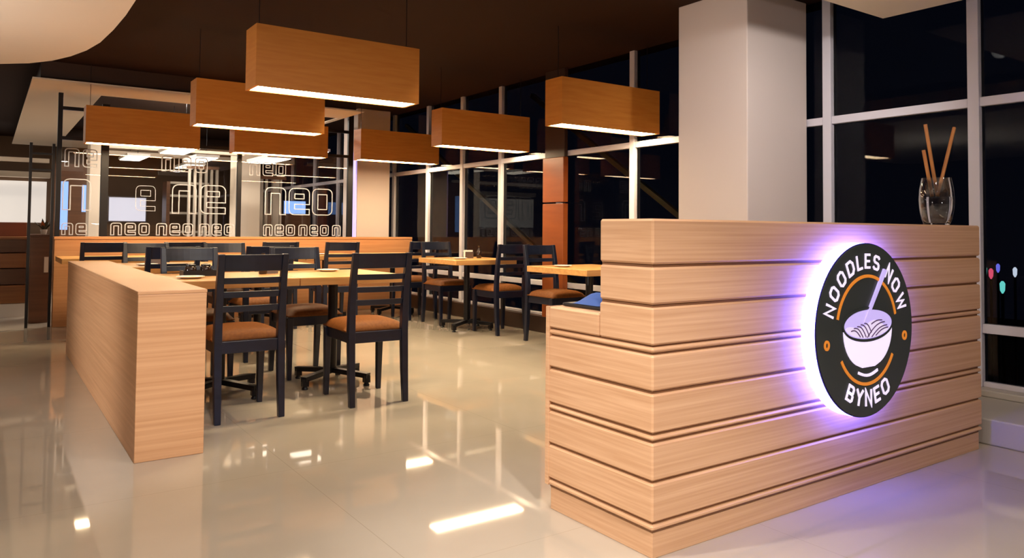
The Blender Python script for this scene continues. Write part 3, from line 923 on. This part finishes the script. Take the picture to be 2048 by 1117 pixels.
struct(MB().box((-2.5, 16.45, 1.12), (0.90, 16.6, 1.88)).build('wall_glow_panel', M['glow_wall']), 'white wall strip with glow put in, at the far left')
struct(MB().box((-2.5, 16.35, 1.95), (0.95, 16.6, 2.05)).build('trim_3', M['soffit']))
struct(MB().box((-2.5, 15.0, 2.13), (0.85, 15.1, 2.20)).build('trim_6', M['soffit']))
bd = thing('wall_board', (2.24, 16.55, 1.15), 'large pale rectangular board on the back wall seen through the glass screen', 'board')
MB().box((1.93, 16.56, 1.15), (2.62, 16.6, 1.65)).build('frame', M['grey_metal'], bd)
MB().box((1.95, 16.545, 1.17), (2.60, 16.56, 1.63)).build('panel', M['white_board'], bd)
struct(MB().box((3.16, 12.0, 0), (3.52, 12.4, CZ)).build('column', M['soffit'], bevel=0.005), 'cream column in the back room behind the glass screen')
struct(MB().box((1.28, 13.2, 0), (1.44, 13.6, CZ)).build('column', M['soffit'], bevel=0.005), 'narrow cream pier in the back room near the left post')
sl = thing('slatted_divider', (2.9, 12.9, 0), 'pale vertical slat divider in the back room left of the cream column', 'divider')
MB().box((2.62, 12.88, 0), (3.10, 12.96, 0.06)).build('base_rail', M['brown_dark'], sl)
for k in range(6):
    MB().box((2.64 + 0.085 * k, 12.89, 0.06), (2.675 + 0.085 * k, 12.95, 2.0)).build('slat', M['wall_slat'], sl)
MB().box((2.62, 12.88, 2.0), (3.10, 12.96, 2.05)).build('top_rail', M['brown_dark'], sl)
sl = thing('slatted_divider', (3.85, 12.3, 0), 'pale vertical slat divider in the back room right of the cream column', 'divider')
MB().box((3.56, 12.28, 0), (4.02, 12.36, 0.06)).build('base_rail', M['brown_dark'], sl)
for k, w in enumerate((0.07, 0.03, 0.10, 0.03)):
    MB().box((3.58 + 0.115 * k, 12.29, 0.06), (3.58 + 0.115 * k + w, 12.35, 1.85)).build('slat', M['wall_slat'], sl)
MB().box((3.56, 12.28, 1.85), (4.02, 12.36, 1.90)).build('top_rail', M['brown_dark'], sl)
sh = thing('shelf_unit', (2.25, 15.2, 0), 'dark shelf unit with pale boards in the back room right of the pale board', 'shelf')
MB().box((2.70, 15.0, 0), (2.76, 15.4, 1.9)).build('side_panel', M['brown_dark'], sh)
MB().box((3.44, 15.0, 0), (3.50, 15.4, 1.9)).build('side_panel', M['brown_dark'], sh)
for z in (0.5, 0.95, 1.3, 1.62, 1.86):
    MB().box((2.76, 15.0, z), (3.44, 15.4, z + 0.04)).build('shelf_board', M['wall_slat'], sh)
tv = thing('wall_screen', (4.3, 13.0, 1.3), 'small blue glowing screen in the back room behind the etched letters', 'screen')
MB().box((4.22, 13.02, 1.30), (4.62, 13.06, 1.54)).build('casing', M['black_metal'], tv)
MB().box((4.23, 13.012, 1.31), (4.61, 13.02, 1.53)).build('display', M['blue_screen'], tv)
tag(MB().box((4.0, 13.0, 0), (4.7, 13.3, 1.30)).build('sideboard', M['brown_dark'], bevel=0.004), 'dark brown sideboard under the blue screen in the back room', 'sideboard')
dv = thing('door_panel_blue', (0.9, 14.5, 0), 'tall dark frame with pale blue lit panes at the left of the back room', 'door')
MB().box((0.90, 14.50, 0), (1.50, 14.56, 2.1)).build('leaf', M['brown_dark'], dv)
MB().box((0.96, 14.49, 1.0), (1.10, 14.50, 1.8)).build('pane', M['blue_screen'], dv)
MB().box((1.30, 14.49, 1.3), (1.36, 14.50, 1.75)).build('pane', M['blue_screen'], dv)
dv.name = 'glazed_door'
struct(MB().box((1.3, 13.9, 2.25), (4.7, 14.1, 2.31)).build('trim_4', M['soffit']))
struct(MB().box((1.3, 11.4, 2.12), (3.1, 11.5, 2.16)).build('trim_5', M['soffit']))
lights = [(2.05, 10.6, 2.05, 'glowing bar standing in for a lamp reflection, nearest the glass screen, left of centre'), (2.75, 12.6, 2.12, 'glowing bar standing in for a lamp reflection, behind the first one'),
          (2.0, 14.0, 2.2, 'short looking bar standing in for a lamp reflection, above the pale board'), (3.25, 10.7, 2.0, 'glowing bar standing in for a lamp reflection, right of the cream column'),
          (3.75, 10.6, 2.12, 'rightmost bar standing in for a lamp reflection, next to the far pale column'), (3.0, 14.6, 2.15, 'farthest bar standing in for a lamp reflection')]
for x, y, z, lab in lights:  # made-up bars imitate pendant reflections in the glass screen
    t = thing('reflection_bar', (x, y, z), lab, 'light', 'glowing bars standing in for lamp reflections')
    MB().box((-0.17, -0.5, 0.012), (0.17, 0.5, 0.05)).build('housing', M['white'], t, world=False)
    MB().box((-0.15, -0.48, 0.0), (0.15, 0.48, 0.012)).build('diffuser', M['tube'], t, world=False)
    for yy in (-0.4, 0.4):
        MB().tube([(0, yy, 0.05), (0, yy, CZ - z)], 0.004, 6).build('suspension_cable', M['black_metal'], t, world=False)

# ------------------------------------------------------------------ outside
struct(MB().box((4.96, -30, -8.3), (90, 60, -8.0)).build('ground', M['asphalt']), 'dark ground outside the windows')
for (y0, z0, y1, z1, lab) in ((6.35, 2.15, 4.75, 1.15, 'diagonal steel brace outside the window right of the orange post'), (9.6, 2.15, 7.3, 0.95, 'diagonal steel brace outside the windows left of the orange post')):
    tag(MB().bar((5.25, y0 + 0.8 , z0 + 0.5), (5.25, y0 + (y1 - y0) / (z1 - z0) * (-0.02 - z0), -0.02), 0.05, 0.05).build('steel_brace', M['steel_dull']), lab, 'brace')
cols = {'teal': (0.2, 0.9, 0.8, 1), 'red': (1.0, 0.1, 0.2, 1), 'blue': (0.2, 0.2, 1.0, 1), 'white': (0.8, 0.85, 1, 1)}
for (x, y, z, cn, lab) in ((24, 10.30, -0.06, 'teal', 'small teal light outside right beside the counter edge'),
                      (31, 13.06, -0.43, 'red', 'small red light outside right of the counter edge'),
                      (37, 15.30, -0.46, 'blue', 'small blue light outside, highest of the street lights'),
                      (27, 11.04, -0.66, 'teal', 'small teal light outside, lowest of the street lights'),
                      (34, 13.44, -0.47, 'white', 'faint pale light outside, rightmost of the street lights')):
    t = thing('street_light', (x, y, -8), lab, 'street light', 'distant street lights')
    MB().tube([(0, 0, 0), (0, 0, z + 8 - 0.2)], 0.05, 8).build('pole', M['black_metal'], t, world=False)
    m = mat('street_light_' + cn, (0.5, 0.5, 0.5, 1), 0.5, emit=cols[cn], strength=0.8)
    MB().lathe(0, 0, [(0.02, z + 8 - 0.2), (0.07, z + 8 - 0.1), (0.08, z + 8 + 0.12), (0.03, z + 8 + 0.2)], 12).build('lantern', m, t, world=False)
